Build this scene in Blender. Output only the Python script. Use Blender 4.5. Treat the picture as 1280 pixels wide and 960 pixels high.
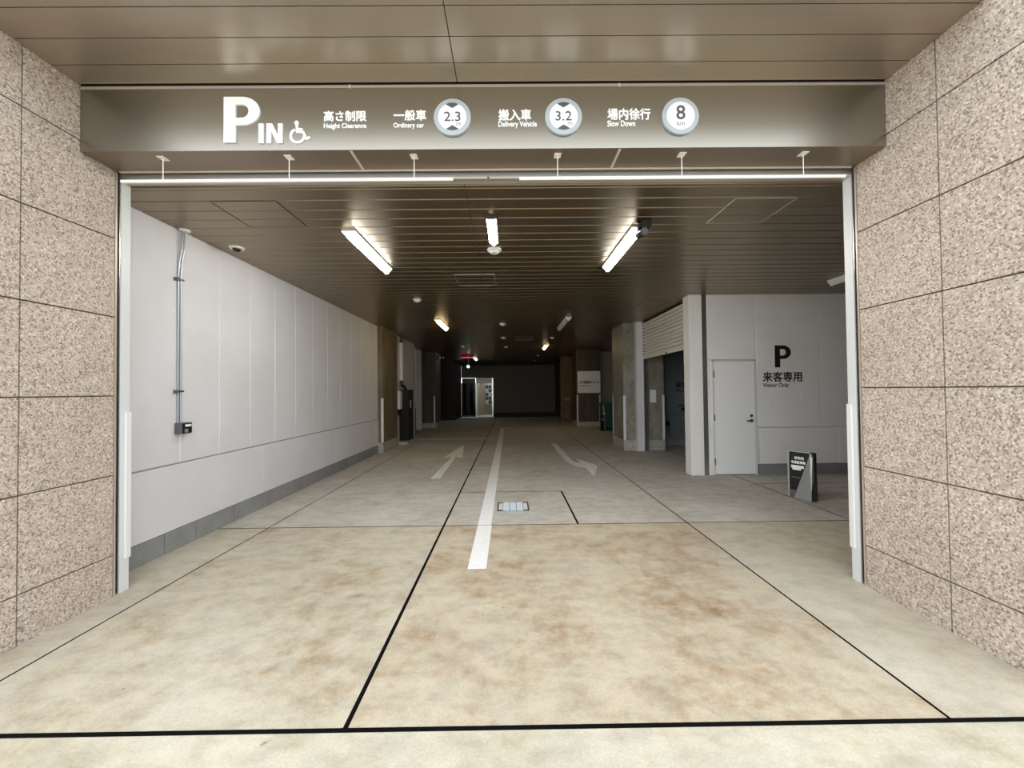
import bpy, bmesh, math, random
from mathutils import Matrix, Vector
random.seed(7)
for o in list(bpy.data.objects):
    bpy.data.objects.remove(o, do_unlink=True)
scn = bpy.context.scene
col = scn.collection

# ------------------------------------------------------------------ camera
cam_d = bpy.data.cameras.new('camera')
cam_d.sensor_width = 36.0
cam_d.lens = 36.0 * 480.0 / 1280.0
cam_d.clip_start = 0.05
cam_d.clip_end = 200
cam = bpy.data.objects.new('camera', cam_d)
col.objects.link(cam)
YAW, PITCH, ROLL = 0.0064, 0.0166, 0.0110
fw = Vector((math.sin(YAW) * math.cos(PITCH), math.cos(YAW) * math.cos(PITCH), math.sin(PITCH)))
rt = Vector((math.cos(YAW), -math.sin(YAW), 0))
up = rt.cross(fw)
r2 = rt * math.cos(ROLL) - up * math.sin(ROLL)
u2 = rt * math.sin(ROLL) + up * math.cos(ROLL)
M4 = Matrix((r2, u2, -fw)).transposed().to_4x4()
M4.translation = Vector((0, 0, 1.6))
cam.matrix_world = M4
scn.camera = cam

# ------------------------------------------------------------------ world: plain overcast sky
w = bpy.data.worlds.new('overcast_sky')
scn.world = w
w.use_nodes = True
bg = w.node_tree.nodes['Background']
bg.inputs[0].default_value = (0.90, 0.955, 1.0, 1)
bg.inputs[1].default_value = 1.6
scn.view_settings.view_transform = 'Standard'
scn.view_settings.look = 'None'
scn.view_settings.gamma = 1.0
scn.view_settings.use_curve_mapping = False
scn.view_settings.exposure = 0.95
LAMP_ON = 26.0
LAMP_WARM = 9.0

# ------------------------------------------------------------------ materials
MAT = {}


def mat(name, base, rough=0.6, metal=0.0, emit=None, strength=0.0, spec=0.5, coat=0.0):
    m = bpy.data.materials.new(name)
    m.use_nodes = True
    p = m.node_tree.nodes['Principled BSDF']
    p.inputs['Base Color'].default_value = (*base, 1)
    p.inputs['Roughness'].default_value = rough
    p.inputs['Metallic'].default_value = metal
    p.inputs['Specular IOR Level'].default_value = spec
    p.inputs['Coat Weight'].default_value = coat
    if emit:
        p.inputs['Emission Color'].default_value = (*emit, 1)
        p.inputs['Emission Strength'].default_value = strength
    MAT[name] = m
    return m


class N:
    """small node helper working on world position"""
    def __init__(s, m):
        s.t = m.node_tree
        s.p = s.t.nodes['Principled BSDF']
        g = s.t.nodes.new('ShaderNodeNewGeometry')
        s.pos = g.outputs['Position']

    def scale(s, v):
        n = s.t.nodes.new('ShaderNodeVectorMath')
        n.operation = 'MULTIPLY'
        s.t.links.new(s.pos, n.inputs[0])
        n.inputs[1].default_value = v
        return n.outputs[0]

    def noise(s, sc, detail=6, rough=0.6, vec=None, dist=0.0):
        n = s.t.nodes.new('ShaderNodeTexNoise')
        n.inputs['Scale'].default_value = sc
        n.inputs['Detail'].default_value = detail
        n.inputs['Roughness'].default_value = rough
        n.inputs['Distortion'].default_value = dist
        s.t.links.new(vec if vec is not None else s.pos, n.inputs['Vector'])
        return n.outputs['Fac']

    def voro(s, sc, out='Color'):
        n = s.t.nodes.new('ShaderNodeTexVoronoi')
        n.inputs['Scale'].default_value = sc
        s.t.links.new(s.pos, n.inputs['Vector'])
        return n.outputs[out]

    def ramp(s, fac, stops):
        n = s.t.nodes.new('ShaderNodeValToRGB')
        e = n.color_ramp.elements
        while len(e) < len(stops):
            e.new(0.5)
        for k, (pos, c) in enumerate(stops):
            e[k].position = pos
            e[k].color = (*c, 1) if len(c) == 3 else c
        s.t.links.new(fac, n.inputs[0])
        return n.outputs[0]

    def mix(s, a, b, fac, mode='MIX'):
        n = s.t.nodes.new('ShaderNodeMix')
        n.data_type = 'RGBA'
        n.blend_type = mode
        for sock, v in ((n.inputs[6], a), (n.inputs[7], b), (n.inputs[0], fac)):
            if isinstance(v, (int, float)):
                sock.default_value = v
            elif isinstance(v, tuple):
                sock.default_value = (*v, 1)
            else:
                s.t.links.new(v, sock)
        return n.outputs[2]

    def base(s, c):
        s.t.links.new(c, s.p.inputs['Base Color'])

    def bump(s, h, strength=0.2, dist=0.01):
        n = s.t.nodes.new('ShaderNodeBump')
        n.inputs['Strength'].default_value = strength
        n.inputs['Distance'].default_value = dist
        s.t.links.new(h, n.inputs['Height'])
        s.t.links.new(n.outputs[0], s.p.inputs['Normal'])


def bw(v):
    return (v, v, v)


def concrete(name, c1, c2, stain, stain_amt, rough=0.75, streak=0.25, spots=()):
    m = mat(name, c1, rough, spec=0.3)
    n = N(m)
    a = n.ramp(n.noise(0.8, 7, 0.6, dist=0.3), [(0.36, bw(0)), (0.66, bw(1))])
    c = n.mix(c1, c2, a)
    # brown weather stains, broken up by finer noise
    s1 = n.ramp(n.noise(1.1, 12, 0.72), [(0.43, bw(0)), (0.64, bw(1))])
    s2 = n.ramp(n.noise(7.0, 9, 0.7), [(0.38, bw(0.25)), (0.62, bw(1))])
    sm = n.mix(s1, s2, 1.0, 'MULTIPLY')
    c = n.mix(c, stain, n.mix(bw(0), sm, stain_amt))
    # mottling and trowel streaks
    c = n.mix(c, n.ramp(n.noise(5.5, 9, 0.7, vec=n.scale((0.8, 1.3, 1.0))), [(0.34, bw(1 - streak)), (0.56, bw(1.0)), (0.75, bw(1.06))]), 1.0, 'MULTIPLY')
    c = n.mix(c, n.ramp(n.noise(80, 4, 0.65), [(0.3, bw(0.86)), (0.7, bw(1.07))]), 1.0, 'MULTIPLY')
    # small dark pits and smudges
    sp = n.ramp(n.noise(11, 3, 0.45), [(0.735, bw(1.0)), (0.78, (0.45, 0.38, 0.30))])
    c = n.mix(c, sp, 0.75, 'MULTIPLY')
    for (px, py, rx, ry, k) in spots:
        mp = n.t.nodes.new('ShaderNodeMapping')
        mp.vector_type = 'TEXTURE'
        mp.inputs['Location'].default_value = (px, py, 0)
        mp.inputs['Scale'].default_value = (rx, ry, 1)
        n.t.links.new(n.pos, mp.inputs['Vector'])
        ln = n.t.nodes.new('ShaderNodeVectorMath')
        ln.operation = 'LENGTH'
        n.t.links.new(mp.outputs[0], ln.inputs[0])
        ad = n.t.nodes.new('ShaderNodeMath')
        ad.operation = 'MULTIPLY_ADD'
        n.t.links.new(n.noise(9, 8, 0.75), ad.inputs[0])
        ad.inputs[1].default_value = 1.6
        n.t.links.new(ln.outputs['Value'], ad.inputs[2])
        f = n.ramp(ad.outputs[0], [(0.55, bw(k)), (1.0, bw(1.0))])
        # ramp input is clamped to 0..1: inside the spot the sum stays below one
        c = n.mix(c, f, 1.0, 'MULTIPLY')
    n.base(c)
    n.bump(n.noise(45, 6, 0.65), 0.14, 0.004)
    return m


concrete('apron_concrete', (0.53, 0.475, 0.375), (0.47, 0.43, 0.345), (0.30, 0.205, 0.10), 0.9, streak=0.2, spots=[(-1.38, 2.39, 0.35, 0.14, 0.45), (-1.2, 3.04, 0.2, 0.2, 0.55)])
concrete('apron_concrete_brown', (0.52, 0.455, 0.345), (0.46, 0.40, 0.305), (0.29, 0.175, 0.08), 1.0, streak=0.22)
concrete('edge_concrete', (0.52, 0.478, 0.39), (0.475, 0.43, 0.345), (0.36, 0.27, 0.15), 0.75, streak=0.18)
concrete('inner_concrete', (0.56, 0.53, 0.475), (0.46, 0.435, 0.39), (0.36, 0.295, 0.21), 0.6, streak=0.22, spots=[(0.66, 7.59, 0.42, 0.45, 0.4)])
concrete('street_concrete', (0.56, 0.515, 0.415), (0.49, 0.45, 0.365), (0.37, 0.295, 0.165), 0.85, streak=0.2)
concrete('kerb_concrete', (0.30, 0.30, 0.295), (0.22, 0.22, 0.22), (0.17, 0.165, 0.16), 0.4, streak=0.1)

m = mat('pillar_concrete', (0.3, 0.29, 0.25), 0.42, spec=0.5)
n = N(m)
c = n.ramp(n.noise(2.0, 9, 0.68, vec=n.scale((1.6, 1.6, 0.9)), dist=0.5), [(0.3, (0.15, 0.135, 0.10)), (0.5, (0.26, 0.245, 0.20)), (0.7, (0.36, 0.345, 0.29))])
c = n.mix(c, n.ramp(n.noise(22, 4, 0.6), [(0.35, bw(0.72)), (0.65, bw(1.08))]), 1.0, 'MULTIPLY')
n.base(c)
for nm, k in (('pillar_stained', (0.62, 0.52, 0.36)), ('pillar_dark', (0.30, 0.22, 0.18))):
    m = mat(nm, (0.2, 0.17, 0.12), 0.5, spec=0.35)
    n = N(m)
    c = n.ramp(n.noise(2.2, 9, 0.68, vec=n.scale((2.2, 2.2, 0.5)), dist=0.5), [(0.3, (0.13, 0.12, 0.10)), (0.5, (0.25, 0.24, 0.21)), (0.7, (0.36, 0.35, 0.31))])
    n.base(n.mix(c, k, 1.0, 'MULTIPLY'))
m = mat('plinth_concrete', (0.40, 0.395, 0.36), 0.7)
n = N(m)
n.base(n.ramp(n.noise(14, 6, 0.65), [(0.35, (0.27, 0.265, 0.24)), (0.65, (0.46, 0.45, 0.41))]))

m = mat('granite', (0.55, 0.45, 0.37), 0.62, spec=0.35)
n = N(m)
v = n.voro(98)
hsv = n.t.nodes.new('ShaderNodeSeparateColor')
n.t.links.new(v, hsv.inputs[0])
c = n.ramp(hsv.outputs[0], [(0.0, (0.21, 0.165, 0.138)), (0.13, (0.29, 0.232, 0.196)), (0.28, (0.42, 0.352, 0.30)), (0.75, (0.505, 0.43, 0.368)), (1.0, (0.66, 0.595, 0.53))])
f = n.ramp(n.noise(150, 3, 0.6), [(0.3, bw(0.80)), (0.7, bw(1.2))])
c = n.mix(c, f, 1.0, 'MULTIPLY')
c = n.mix(c, n.ramp(n.noise(1.6, 3, 0.5), [(0.3, (0.93, 0.91, 0.88)), (0.7, (1.05, 1.04, 1.02))]), 1.0, 'MULTIPLY')
n.base(c)
n.bump(n.noise(130, 3, 0.6), 0.25, 0.003)
mat('grout', (0.26, 0.215, 0.17), 0.9)

m = mat('bronze_panel', (0.17, 0.137, 0.10), 0.33, 1.0, spec=0.5)
n = N(m)
n.base(n.mix((0.33, 0.262, 0.18), (0.28, 0.22, 0.152), n.noise(5, 5, 0.6, vec=n.scale((0.6, 9, 1)))))
m = mat('canopy_panel', (0.36, 0.31, 0.25), 0.30, 0.75, spec=0.5)
n = N(m)
n.base(n.mix((0.49, 0.42, 0.335), (0.42, 0.36, 0.288), n.noise(5, 5, 0.6, vec=n.scale((0.5, 10, 1)))))
mat('fascia_metal', (0.35, 0.332, 0.292), 0.30, 1.0)
mat('soffit_metal', (0.26, 0.205, 0.155), 0.34, 0.6)
mat('pink_trim', (0.50, 0.42, 0.36), 0.4, 0.3)
mat('light_strip', (0.70, 0.62, 0.53), 0.4, 0.2)
mat('void_black', (0.006, 0.006, 0.006), 0.9)
mat('sealant', (0.004, 0.004, 0.004), 0.95, spec=0.05)
m = mat('white_panel', (0.64, 0.64, 0.66), 0.55)
n = N(m)
n.base(n.mix((0.655, 0.65, 0.67), (0.60, 0.595, 0.61), n.ramp(n.noise(1.4, 6, 0.6), [(0.35, bw(0)), (0.7, bw(1))])))
n.bump(n.noise(120, 3, 0.5), 0.08, 0.003)
m = mat('white_panel_brightened', (0.80, 0.79, 0.77), 0.5)  # copy of white_panel, brightened in colour to offset weak light on the right
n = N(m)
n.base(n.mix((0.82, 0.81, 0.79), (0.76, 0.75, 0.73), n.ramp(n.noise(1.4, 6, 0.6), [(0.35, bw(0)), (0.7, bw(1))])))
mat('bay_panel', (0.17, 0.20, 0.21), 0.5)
mat('far_cream', (0.42, 0.37, 0.29), 0.6)
mat('panel_joint', (0.86, 0.86, 0.86), 0.7)
mat('white_paint', (0.62, 0.63, 0.63), 0.42)
mat('door_paint', (0.84, 0.84, 0.84), 0.4)
mat('guard_white', (0.70, 0.70, 0.69), 0.45)
mat('stainless', (0.55, 0.54, 0.52), 0.22, 0.95)
mat('aluminium', (0.62, 0.62, 0.62), 0.35, 0.8)
mat('dark_metal', (0.06, 0.06, 0.06), 0.4, 0.5)
mat('letter_white', (0.90, 0.90, 0.90), 0.45)
mat('disc_ring', (0.40, 0.445, 0.475), 0.35)
mat('disc_face', (0.80, 0.80, 0.82), 0.4)
mat('mark_grey', (0.075, 0.08, 0.085), 0.5)
mat('letter_black', (0.008, 0.008, 0.009), 0.5)
mat('unit_grey', (0.24, 0.24, 0.25), 0.5)
mat('bar_white', (0.88, 0.86, 0.80), 0.4)
mat('shutter_cream', (0.80, 0.77, 0.70), 0.35)
mat('plastic_white', (0.78, 0.78, 0.75), 0.4)
mat('plastic_black', (0.012, 0.012, 0.013), 0.25)
mat('glass_black', (0.01, 0.01, 0.012), 0.05)
mat('box_grey', (0.10, 0.105, 0.11), 0.45)
mat('conduit_grey', (0.42, 0.44, 0.48), 0.3, 0.6)
mat('lamp_body', (0.82, 0.82, 0.80), 0.45)
mat('lamp_on', (0.9, 0.9, 0.88), 0.5, emit=(1.0, 0.97, 0.90), strength=LAMP_ON)
mat('lamp_warm', (0.9, 0.85, 0.7), 0.5, emit=(1.0, 0.74, 0.36), strength=LAMP_WARM)
mat('lamp_far', (0.9, 0.9, 0.88), 0.5, emit=(1.0, 0.97, 0.90), strength=5.0)
mat('lamp_far_cap', (0.9, 0.9, 0.88), 0.5, emit=(1.0, 0.97, 0.90), strength=1.0)
mat('lamp_on_cap', (0.9, 0.9, 0.88), 0.5, emit=(1.0, 0.97, 0.90), strength=1.0)
mat('lamp_warm_cap', (0.9, 0.85, 0.7), 0.5, emit=(1.0, 0.74, 0.36), strength=1.0)
mat('lamp_off', (0.70, 0.70, 0.68), 0.5)
mat('lamp_red', (0.6, 0.02, 0.04), 0.5, emit=(1.0, 0.02, 0.08), strength=1.2)
mat('lamp_green', (0.3, 0.9, 0.5), 0.5, emit=(0.45, 1.0, 0.7), strength=3.0)
mat('brown_black', (0.010, 0.007, 0.006), 0.45, spec=0.3)
mat('green_plastic', (0.008, 0.085, 0.045), 0.5)
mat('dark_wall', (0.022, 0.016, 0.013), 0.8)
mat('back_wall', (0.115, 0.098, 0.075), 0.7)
mat('tan_wall', (0.20, 0.12, 0.045), 0.7)
mat('red_brown', (0.22, 0.07, 0.035), 0.6)
mat('lobby_wall', (0.55, 0.50, 0.42), 0.7)
mat('lobby_lamp', (0.9, 0.9, 0.85), 0.5, emit=(1.0, 0.93, 0.8), strength=6.0)
mat('paper', (0.75, 0.76, 0.78), 0.7)
mat('pale_blue', (0.66, 0.76, 0.84), 0.45)
mat('silver', (0.52, 0.53, 0.55), 0.35, 0.7)
m = mat('road_paint', (0.78, 0.78, 0.76), 0.6)
n = N(m)
c = n.ramp(n.noise(16, 8, 0.7), [(0.27, (0.50, 0.49, 0.46)), (0.40, (0.74, 0.74, 0.73)), (0.7, (0.82, 0.82, 0.81))])
n.base(c)
m = mat('worn_paint', (0.62, 0.61, 0.57), 0.65)
n = N(m)
n.base(n.ramp(n.noise(11, 8, 0.72, vec=n.scale((1, 0.4, 1))), [(0.34, (0.52, 0.50, 0.46)), (0.48, (0.74, 0.73, 0.70)), (0.7, (0.84, 0.83, 0.81))]))
m = mat('glass', (0.8, 0.85, 0.85), 0.02)
m.node_tree.nodes['Principled BSDF'].inputs['Transmission Weight'].default_value = 1.0
m.node_tree.nodes['Principled BSDF'].inputs['IOR'].default_value = 1.1

# ------------------------------------------------------------------ mesh helpers


def wloc(o):
    v = Vector((0, 0, 0))
    while o is not None:
        v += o.location
        o = o.parent
    return v


def link(name, me, loc, parent=None):
    o = bpy.data.objects.new(name, me)
    col.objects.link(o)
    if parent is not None:
        o.parent = parent
        o.location = Vector(loc) - wloc(parent)
    else:
        o.location = loc
    return o


def tag(o, label=None, cat=None, group=None, kind=None):
    if label:
        o['label'] = label
    if cat:
        o['category'] = cat
    if group:
        o['group'] = group
    if kind:
        o['kind'] = kind
    return o


def thing(name, label, cat, loc, group=None):
    o = link(name, None, loc)
    o.empty_display_size = 0.1
    return tag(o, label, cat, group)


def struct(o):
    o['kind'] = 'structure'
    return o


class B:
    def __init__(s):
        s.bm = bmesh.new()

    def box(s, x0, x1, y0, y1, z0, z1, bev=0.0):
        r = bmesh.ops.create_cube(s.bm, size=1.0)
        vs = r['verts']
        for v in vs:
            v.co = Vector(((x0 + x1) / 2 + v.co.x * (x1 - x0), (y0 + y1) / 2 + v.co.y * (y1 - y0), (z0 + z1) / 2 + v.co.z * (z1 - z0)))
        if bev:
            es = list({e for v in vs for e in v.link_edges})
            bmesh.ops.bevel(s.bm, geom=es, offset=bev, segments=1, affect='EDGES')
        return s

    def prism(s, pts, axis, a, b):
        """polygon pts (2D) extruded along axis from a to b; axis z: (x,y); y: (x,z); x: (y,z)"""
        def mk(p, h):
            return {'z': (p[0], p[1], h), 'y': (p[0], h, p[1]), 'x': (h, p[0], p[1])}[axis]
        va = [s.bm.verts.new(mk(p, a)) for p in pts]
        vb = [s.bm.verts.new(mk(p, b)) for p in pts]
        fs = [s.bm.faces.new(va), s.bm.faces.new(vb)]
        k = len(pts)
        for i in range(k):
            s.bm.faces.new((va[i], va[(i + 1) % k], vb[(i + 1) % k], vb[i]))
        for f in fs:
            f.normal_update()
        if k > 4:
            bmesh.ops.triangulate(s.bm, faces=fs, ngon_method='EAR_CLIP')
        return s

    def cyl(s, p0, p1, r0, r1=None, seg=16):
        r1 = r0 if r1 is None else r1
        p0, p1 = Vector(p0), Vector(p1)
        d = p1 - p0
        rr = bmesh.ops.create_cone(s.bm, cap_ends=True, segments=seg, radius1=r0, radius2=r1, depth=d.length)
        q = d.to_track_quat('Z', 'Y').to_matrix().to_4x4()
        q.translation = (p0 + p1) / 2
        bmesh.ops.transform(s.bm, matrix=q, verts=rr['verts'])
        return s

    def tube(s, pts, r, seg=10):
        for a, b in zip(pts[:-1], pts[1:]):
            s.cyl(a, b, r, seg=seg)
        for p in pts[1:-1]:
            s.ball(p, r * 1.02, 8)
        return s

    def ball(s, c, r, seg=16, sz=1.0):
        rr = bmesh.ops.create_uvsphere(s.bm, u_segments=seg, v_segments=max(6, seg // 2), radius=r)
        for v in rr['verts']:
            v.co = Vector((c[0] + v.co.x, c[1] + v.co.y, c[2] + v.co.z * sz))
        return s

    def mesh(s, name, off=Vector((0, 0, 0))):
        bmesh.ops.recalc_face_normals(s.bm, faces=s.bm.faces[:])
        for v in s.bm.verts:
            v.co -= off
        me = bpy.data.meshes.new(name)
        s.bm.to_mesh(me)
        s.bm.free()
        return me

    def build(s, name, m, parent=None, label=None, smooth=False, local=False):
        if local:
            off = Vector((0, 0, 0))
            loc = wloc(parent) if parent else off
        else:
            xs = [v.co.x for v in s.bm.verts]
            ys = [v.co.y for v in s.bm.verts]
            zs = [v.co.z for v in s.bm.verts]
            off = Vector(((min(xs) + max(xs)) / 2, (min(ys) + max(ys)) / 2, min(zs)))
            loc = off
        me = s.mesh(name, off)
        me.materials.append(MAT[m])
        if smooth:
            for p in me.polygons:
                p.use_smooth = True
            me.set_sharp_from_angle(angle=math.radians(40))
        o = link(name, me, loc, parent)
        if label:
            o['label'] = label
        return o


CACHE = {}


def piece(name, parent, m, x0, x1, y0, y1, z0, z1, bev=0.0):
    """box piece sharing mesh data between pieces of the same size"""
    key = (m, round(x1 - x0, 4), round(y1 - y0, 4), round(z1 - z0, 4), bev)
    if key not in CACHE:
        hx, hy = (x1 - x0) / 2, (y1 - y0) / 2
        me = B().box(-hx, hx, -hy, hy, 0, z1 - z0, bev).mesh(name)
        me.materials.append(MAT[m])
        CACHE[key] = me
    return link(name, CACHE[key], ((x0 + x1) / 2, (y0 + y1) / 2, z0), parent)


def text_mesh(s, rect, depth=0.004, bold=0.0, spacing=1.0):
    """mesh of string s fitted into rect (u0,u1,v0,v1); bold = stroke growth as a fraction of the text height"""
    cu = bpy.data.curves.new('txt', 'FONT')
    cu.body = s
    cu.size = 1.0
    cu.space_character = spacing
    cu.resolution_u = 4
    cu.extrude = 0.02
    ob = bpy.data.objects.new('txt', cu)
    col.objects.link(ob)
    dg = bpy.context.evaluated_depsgraph_get()
    dg.update()
    src = bpy.data.meshes.new_from_object(ob.evaluated_get(dg))
    bpy.data.objects.remove(ob, do_unlink=True)
    bpy.data.curves.remove(cu)
    xs = [v.co.x for v in src.vertices]
    ys = [v.co.y for v in src.vertices]
    u0, u1, v0, v1 = rect
    g = bold * (v1 - v0)
    u0, u1, v0, v1 = u0 + g, u1 - g, v0 + g, v1 - g
    sx = (u1 - u0) / (max(xs) - min(xs))
    sy = (v1 - v0) / (max(ys) - min(ys))
    x0, y0 = min(xs), min(ys)
    base = [(u0 + (v.co.x - x0) * sx, v0 + (v.co.y - y0) * sy, depth if v.co.z > 0 else 0.0) for v in src.vertices]
    faces = [tuple(p.vertices) for p in src.polygons]
    offs = [(0, 0)] if not g else [(g * math.cos(math.pi * k / 4), g * math.sin(math.pi * k / 4)) for k in range(8)]
    V, F = [], []
    for i, (dx, dy) in enumerate(offs):
        n0 = len(V)
        e = 1.0 + 0.01 * i
        V += [(p[0] + dx, p[1] + dy, p[2] * e) for p in base]
        F += [tuple(j + n0 for j in f) for f in faces]
    bpy.data.meshes.remove(src)
    me = bpy.data.meshes.new('lettering')
    me.from_pydata(V, [], F)
    return me


def p_letter(name, rect, yface, m, parent, depth, label=None):
    """bold capital P: stem plus ring-shaped bowl"""
    u0, u1, v0, v1 = rect
    fx = lambda x: u0 + (u1 - u0) * x / 282.0
    fz = lambda y: v1 - (v1 - v0) * y / 371.0
    b = B()
    ya, yb = yface - depth, yface
    b.prism([(fx(0), fz(371)), (fx(92), fz(371)), (fx(92), fz(0)), (fx(0), fz(0))], 'y', ya, yb)
    outer, inner = [(92, 0)], [(92, 63)]
    for k in range(17):
        a = math.pi / 2 - math.pi * k / 16
        outer.append((140 + 142 * math.cos(a), 115.5 - 115.5 * math.sin(a)))
        inner.append((138 + 56 * math.cos(a), 117 - 54 * math.sin(a)))
    outer.append((92, 231))
    inner.append((92, 171))
    for i in range(len(outer) - 1):
        q4 = [outer[i], outer[i + 1], inner[i + 1], inner[i]]
        b.prism([(fx(x), fz(y)) for x, y in q4], 'y', ya, yb)
    return b.build(name, m, parent, label)


def wall_text(name, s, rect, yface, m, parent, depth=0.004, bold=0.0, label=None, spacing=1.0):
    """text on a wall facing -Y; rect in world X,Z"""
    me = text_mesh(s, rect, depth, bold, spacing)
    cx, z0 = (rect[0] + rect[1]) / 2, rect[2]
    for v in me.vertices:
        v.co = Vector((v.co.x - cx, -v.co.z, v.co.y - z0))
    me.materials.clear()
    me.materials.append(MAT[m])
    o = link(name, me, (cx, yface, z0), parent)
    if label:
        o['label'] = label
    return o


# ------------------------------------------------------------------ key dimensions (metres)
XL, XR = -3.16, 2.846          # granite reveal faces
YF, YC, YH, YJ = 2.0, 2.17, 2.83, 3.09   # facade line, canopy edge, fascia face, end of granite reveal
ZS, ZC, ZI = 3.40, 3.89, 3.33  # fascia soffit, canopy ceiling, garage ceiling
XW = -3.465                    # garage left wall face
YB = 23.2                      # garage back wall
YD = 7.06                      # door wall face
X1, X2, X3, X4 = -2.88, -0.80, 2.10, 4.08   # floor joints
Y1, Y2 = 1.85, 4.60

# ------------------------------------------------------------------ floor
floor = struct(B().box(-14, 14, -14, 26, -0.12, -0.0015).build('floor', 'sealant'))
J = 0.011


def slab(poly, m):
    o = B().prism(poly, 'z', -0.05, 0.0).build('concrete_slab', m, floor)
    return o


def rslab(x0, x1, y0, y1, m, jx0=J, jx1=J, jy0=J, jy1=J):
    return slab([(x0 + jx0, y0 + jy0), (x1 - jx1, y0 + jy0), (x1 - jx1, y1 - jy1), (x0 + jx0, y1 - jy1)], m)


rslab(-14, 14, -14, Y1, 'street_concrete', jy1=0.014)
rslab(-14, X1, Y1, Y2, 'edge_concrete', jy0=0.014, jx1=0.008)
rslab(X1, X2, Y1, Y2, 'apron_concrete', jy0=0.014, jx0=0.008, jx1=0.013)
rslab(X2, X3, Y1, Y2, 'apron_concrete_brown', jy0=0.014, jx0=0.013, jx1=0.009)
rslab(X3, 14, Y1, Y2, 'edge_concrete', jy0=0.014, jx0=0.009)
TY = [Y2, 7.85, 11.2, 14.6, 18.6, 26.0]
for a, b in zip(TY[:-1], TY[1:]):
    ja = J if a == Y2 else 0.002
    jb = 0.002
    rslab(-7.5, X1, a, b, 'inner_concrete', jy0=ja, jy1=jb, jx1=0.008)
    rslab(X1, X2, a, b, 'inner_concrete', jy0=ja, jy1=jb, jx0=0.008, jx1=0.013)
    if a == Y2:
        rslab(X2, 0.8, Y2, 6.1, 'inner_concrete', jx0=0.013, jx1=0.013, jy1=0.014)
        slab([(0.813, Y2 + J), (X3 - 0.009, Y2 + J), (X3 - 0.009, b - jb), (X2 + 0.013, b - jb), (X2 + 0.013, 6.112), (0.813, 6.112)], 'inner_concrete')
        rslab(X3, X4, a, b, 'inner_concrete', jy1=jb, jx0=0.009)
        rslab(X4, 7.2, a, 6.4, 'inner_concrete')
        rslab(X4, 7.2, 6.4, b, 'inner_concrete', jy1=jb)
    else:
        rslab(X2, X3, a, b, 'inner_concrete', jy0=ja, jy1=jb, jx0=0.013, jx1=0.009)
        rslab(X3, X4, a, b, 'inner_concrete', jy0=ja, jy1=jb, jx0=0.009)
        rslab(X4, 7.2, a, b, 'inner_concrete', jy0=ja, jy1=jb)

# ------------------------------------------------------------------ granite reveals and facade
ZJ = [0.0, 0.325] + [0.325 + 0.6325 * k for k in range(1, 8)]
G = 0.0045


def granite_wall(name, xface, sgn):
    """reveal wall; sgn=+1 faces +X (left wall), -1 faces -X"""
    xb = xface - sgn * 0.03
    far = xface - sgn * 4.5
    x0, x1 = sorted((xb, far))
    b = B().box(x0, x1, YF + 0.03, YJ - 0.004, 0, 4.745)
    wl = struct(b.build(name, 'grout'))
    for za, zb in zip(ZJ[:-1], ZJ[1:]):
        for ya, yb in ((YF, 2.495), (2.495, YJ)):
            t0, t1 = sorted((xface, xb))
            piece('granite_tile', wl, 'granite', t0, t1, ya + (0 if ya == YF else G), yb - G, za + (G if za else 0), zb - G, 0.0015)
        for k in range(5):
            a, c = sorted((xb - sgn * (k * 0.9), xb - sgn * (k * 0.9 + 0.9)))
            piece('granite_tile', wl, 'granite', a + G, c - G, YF, YF + 0.03, za + (G if za else 0), zb - G, 0.0015)
    # thin metal corner bead where the stone ends
    x0, x1 = sorted((xface + sgn * 0.002, xface - sgn * 0.04))
    B().box(x0, x1, YJ, YJ + 0.014, 0, ZS).build('edge_bead', 'pink_trim', wl)
    return wl


granite_wall('wall_left_reveal', XL, 1)
granite_wall('wall_right_reveal', XR, -1)

# ------------------------------------------------------------------ canopy ceiling, building above
struct(B().box(-7.6, 7.4, YC + 0.004, 26.2, ZC + 0.06, 4.745).build('wall_upper', 'granite'))
canopy = struct(B().box(XL, XR, YC, YH + 0.03, ZC + 0.03, ZC + 0.062).build('ceiling_canopy', 'void_black'))
ys = [YC, 2.245, 2.445, 2.645, 2.812]
for a, b in zip(ys[:-1], ys[1:]):
    for x0, x1 in ((XL + 0.004, -0.368), (-0.362, XR - 0.004)):
        piece('ceiling_panel', canopy, 'canopy_panel', x0, x1, a + 0.003, b - 0.003, ZC, ZC + 0.03)

# fascia beam over the entrance
fascia = struct(B().box(XL, XR, YH + 0.004, YJ - 0.003, ZS + 0.004, ZC + 0.03).build('trim_fascia', 'dark_metal'))
for x0, x1 in ((XL + 0.006, -1.1645), (-1.1625, 0.8445), (0.8465, XR - 0.006)):
    B().box(x0, x1, YH + 0.001, YJ - 0.004, ZS - 0.001, ZS + 0.006).build('soffit_panel', 'soffit_metal', fascia)
    B().box(x0, x1, YH - 0.004, YH + 0.03, 3.864, ZC - 0.006).build('top_trim', 'pink_trim', fascia)
for x in (-1.1635, 0.8455):
    B().box(x - 0.010, x + 0.010, YH + 0.012, YJ - 0.006, ZS - 0.005, ZS).build('joint_strip', 'light_strip', fascia)
    B().box(x - 0.006, x + 0.006, YH - 0.006, YH + 0.014, 3.860, ZC - 0.004).build('joint_strip', 'light_strip', fascia)
B().box(XL + 0.03, XR - 0.03, YJ - 0.004, YJ + 0.012, ZS - 0.008, ZS + 0.012).build('edge_bead', 'light_strip', fascia)

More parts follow.
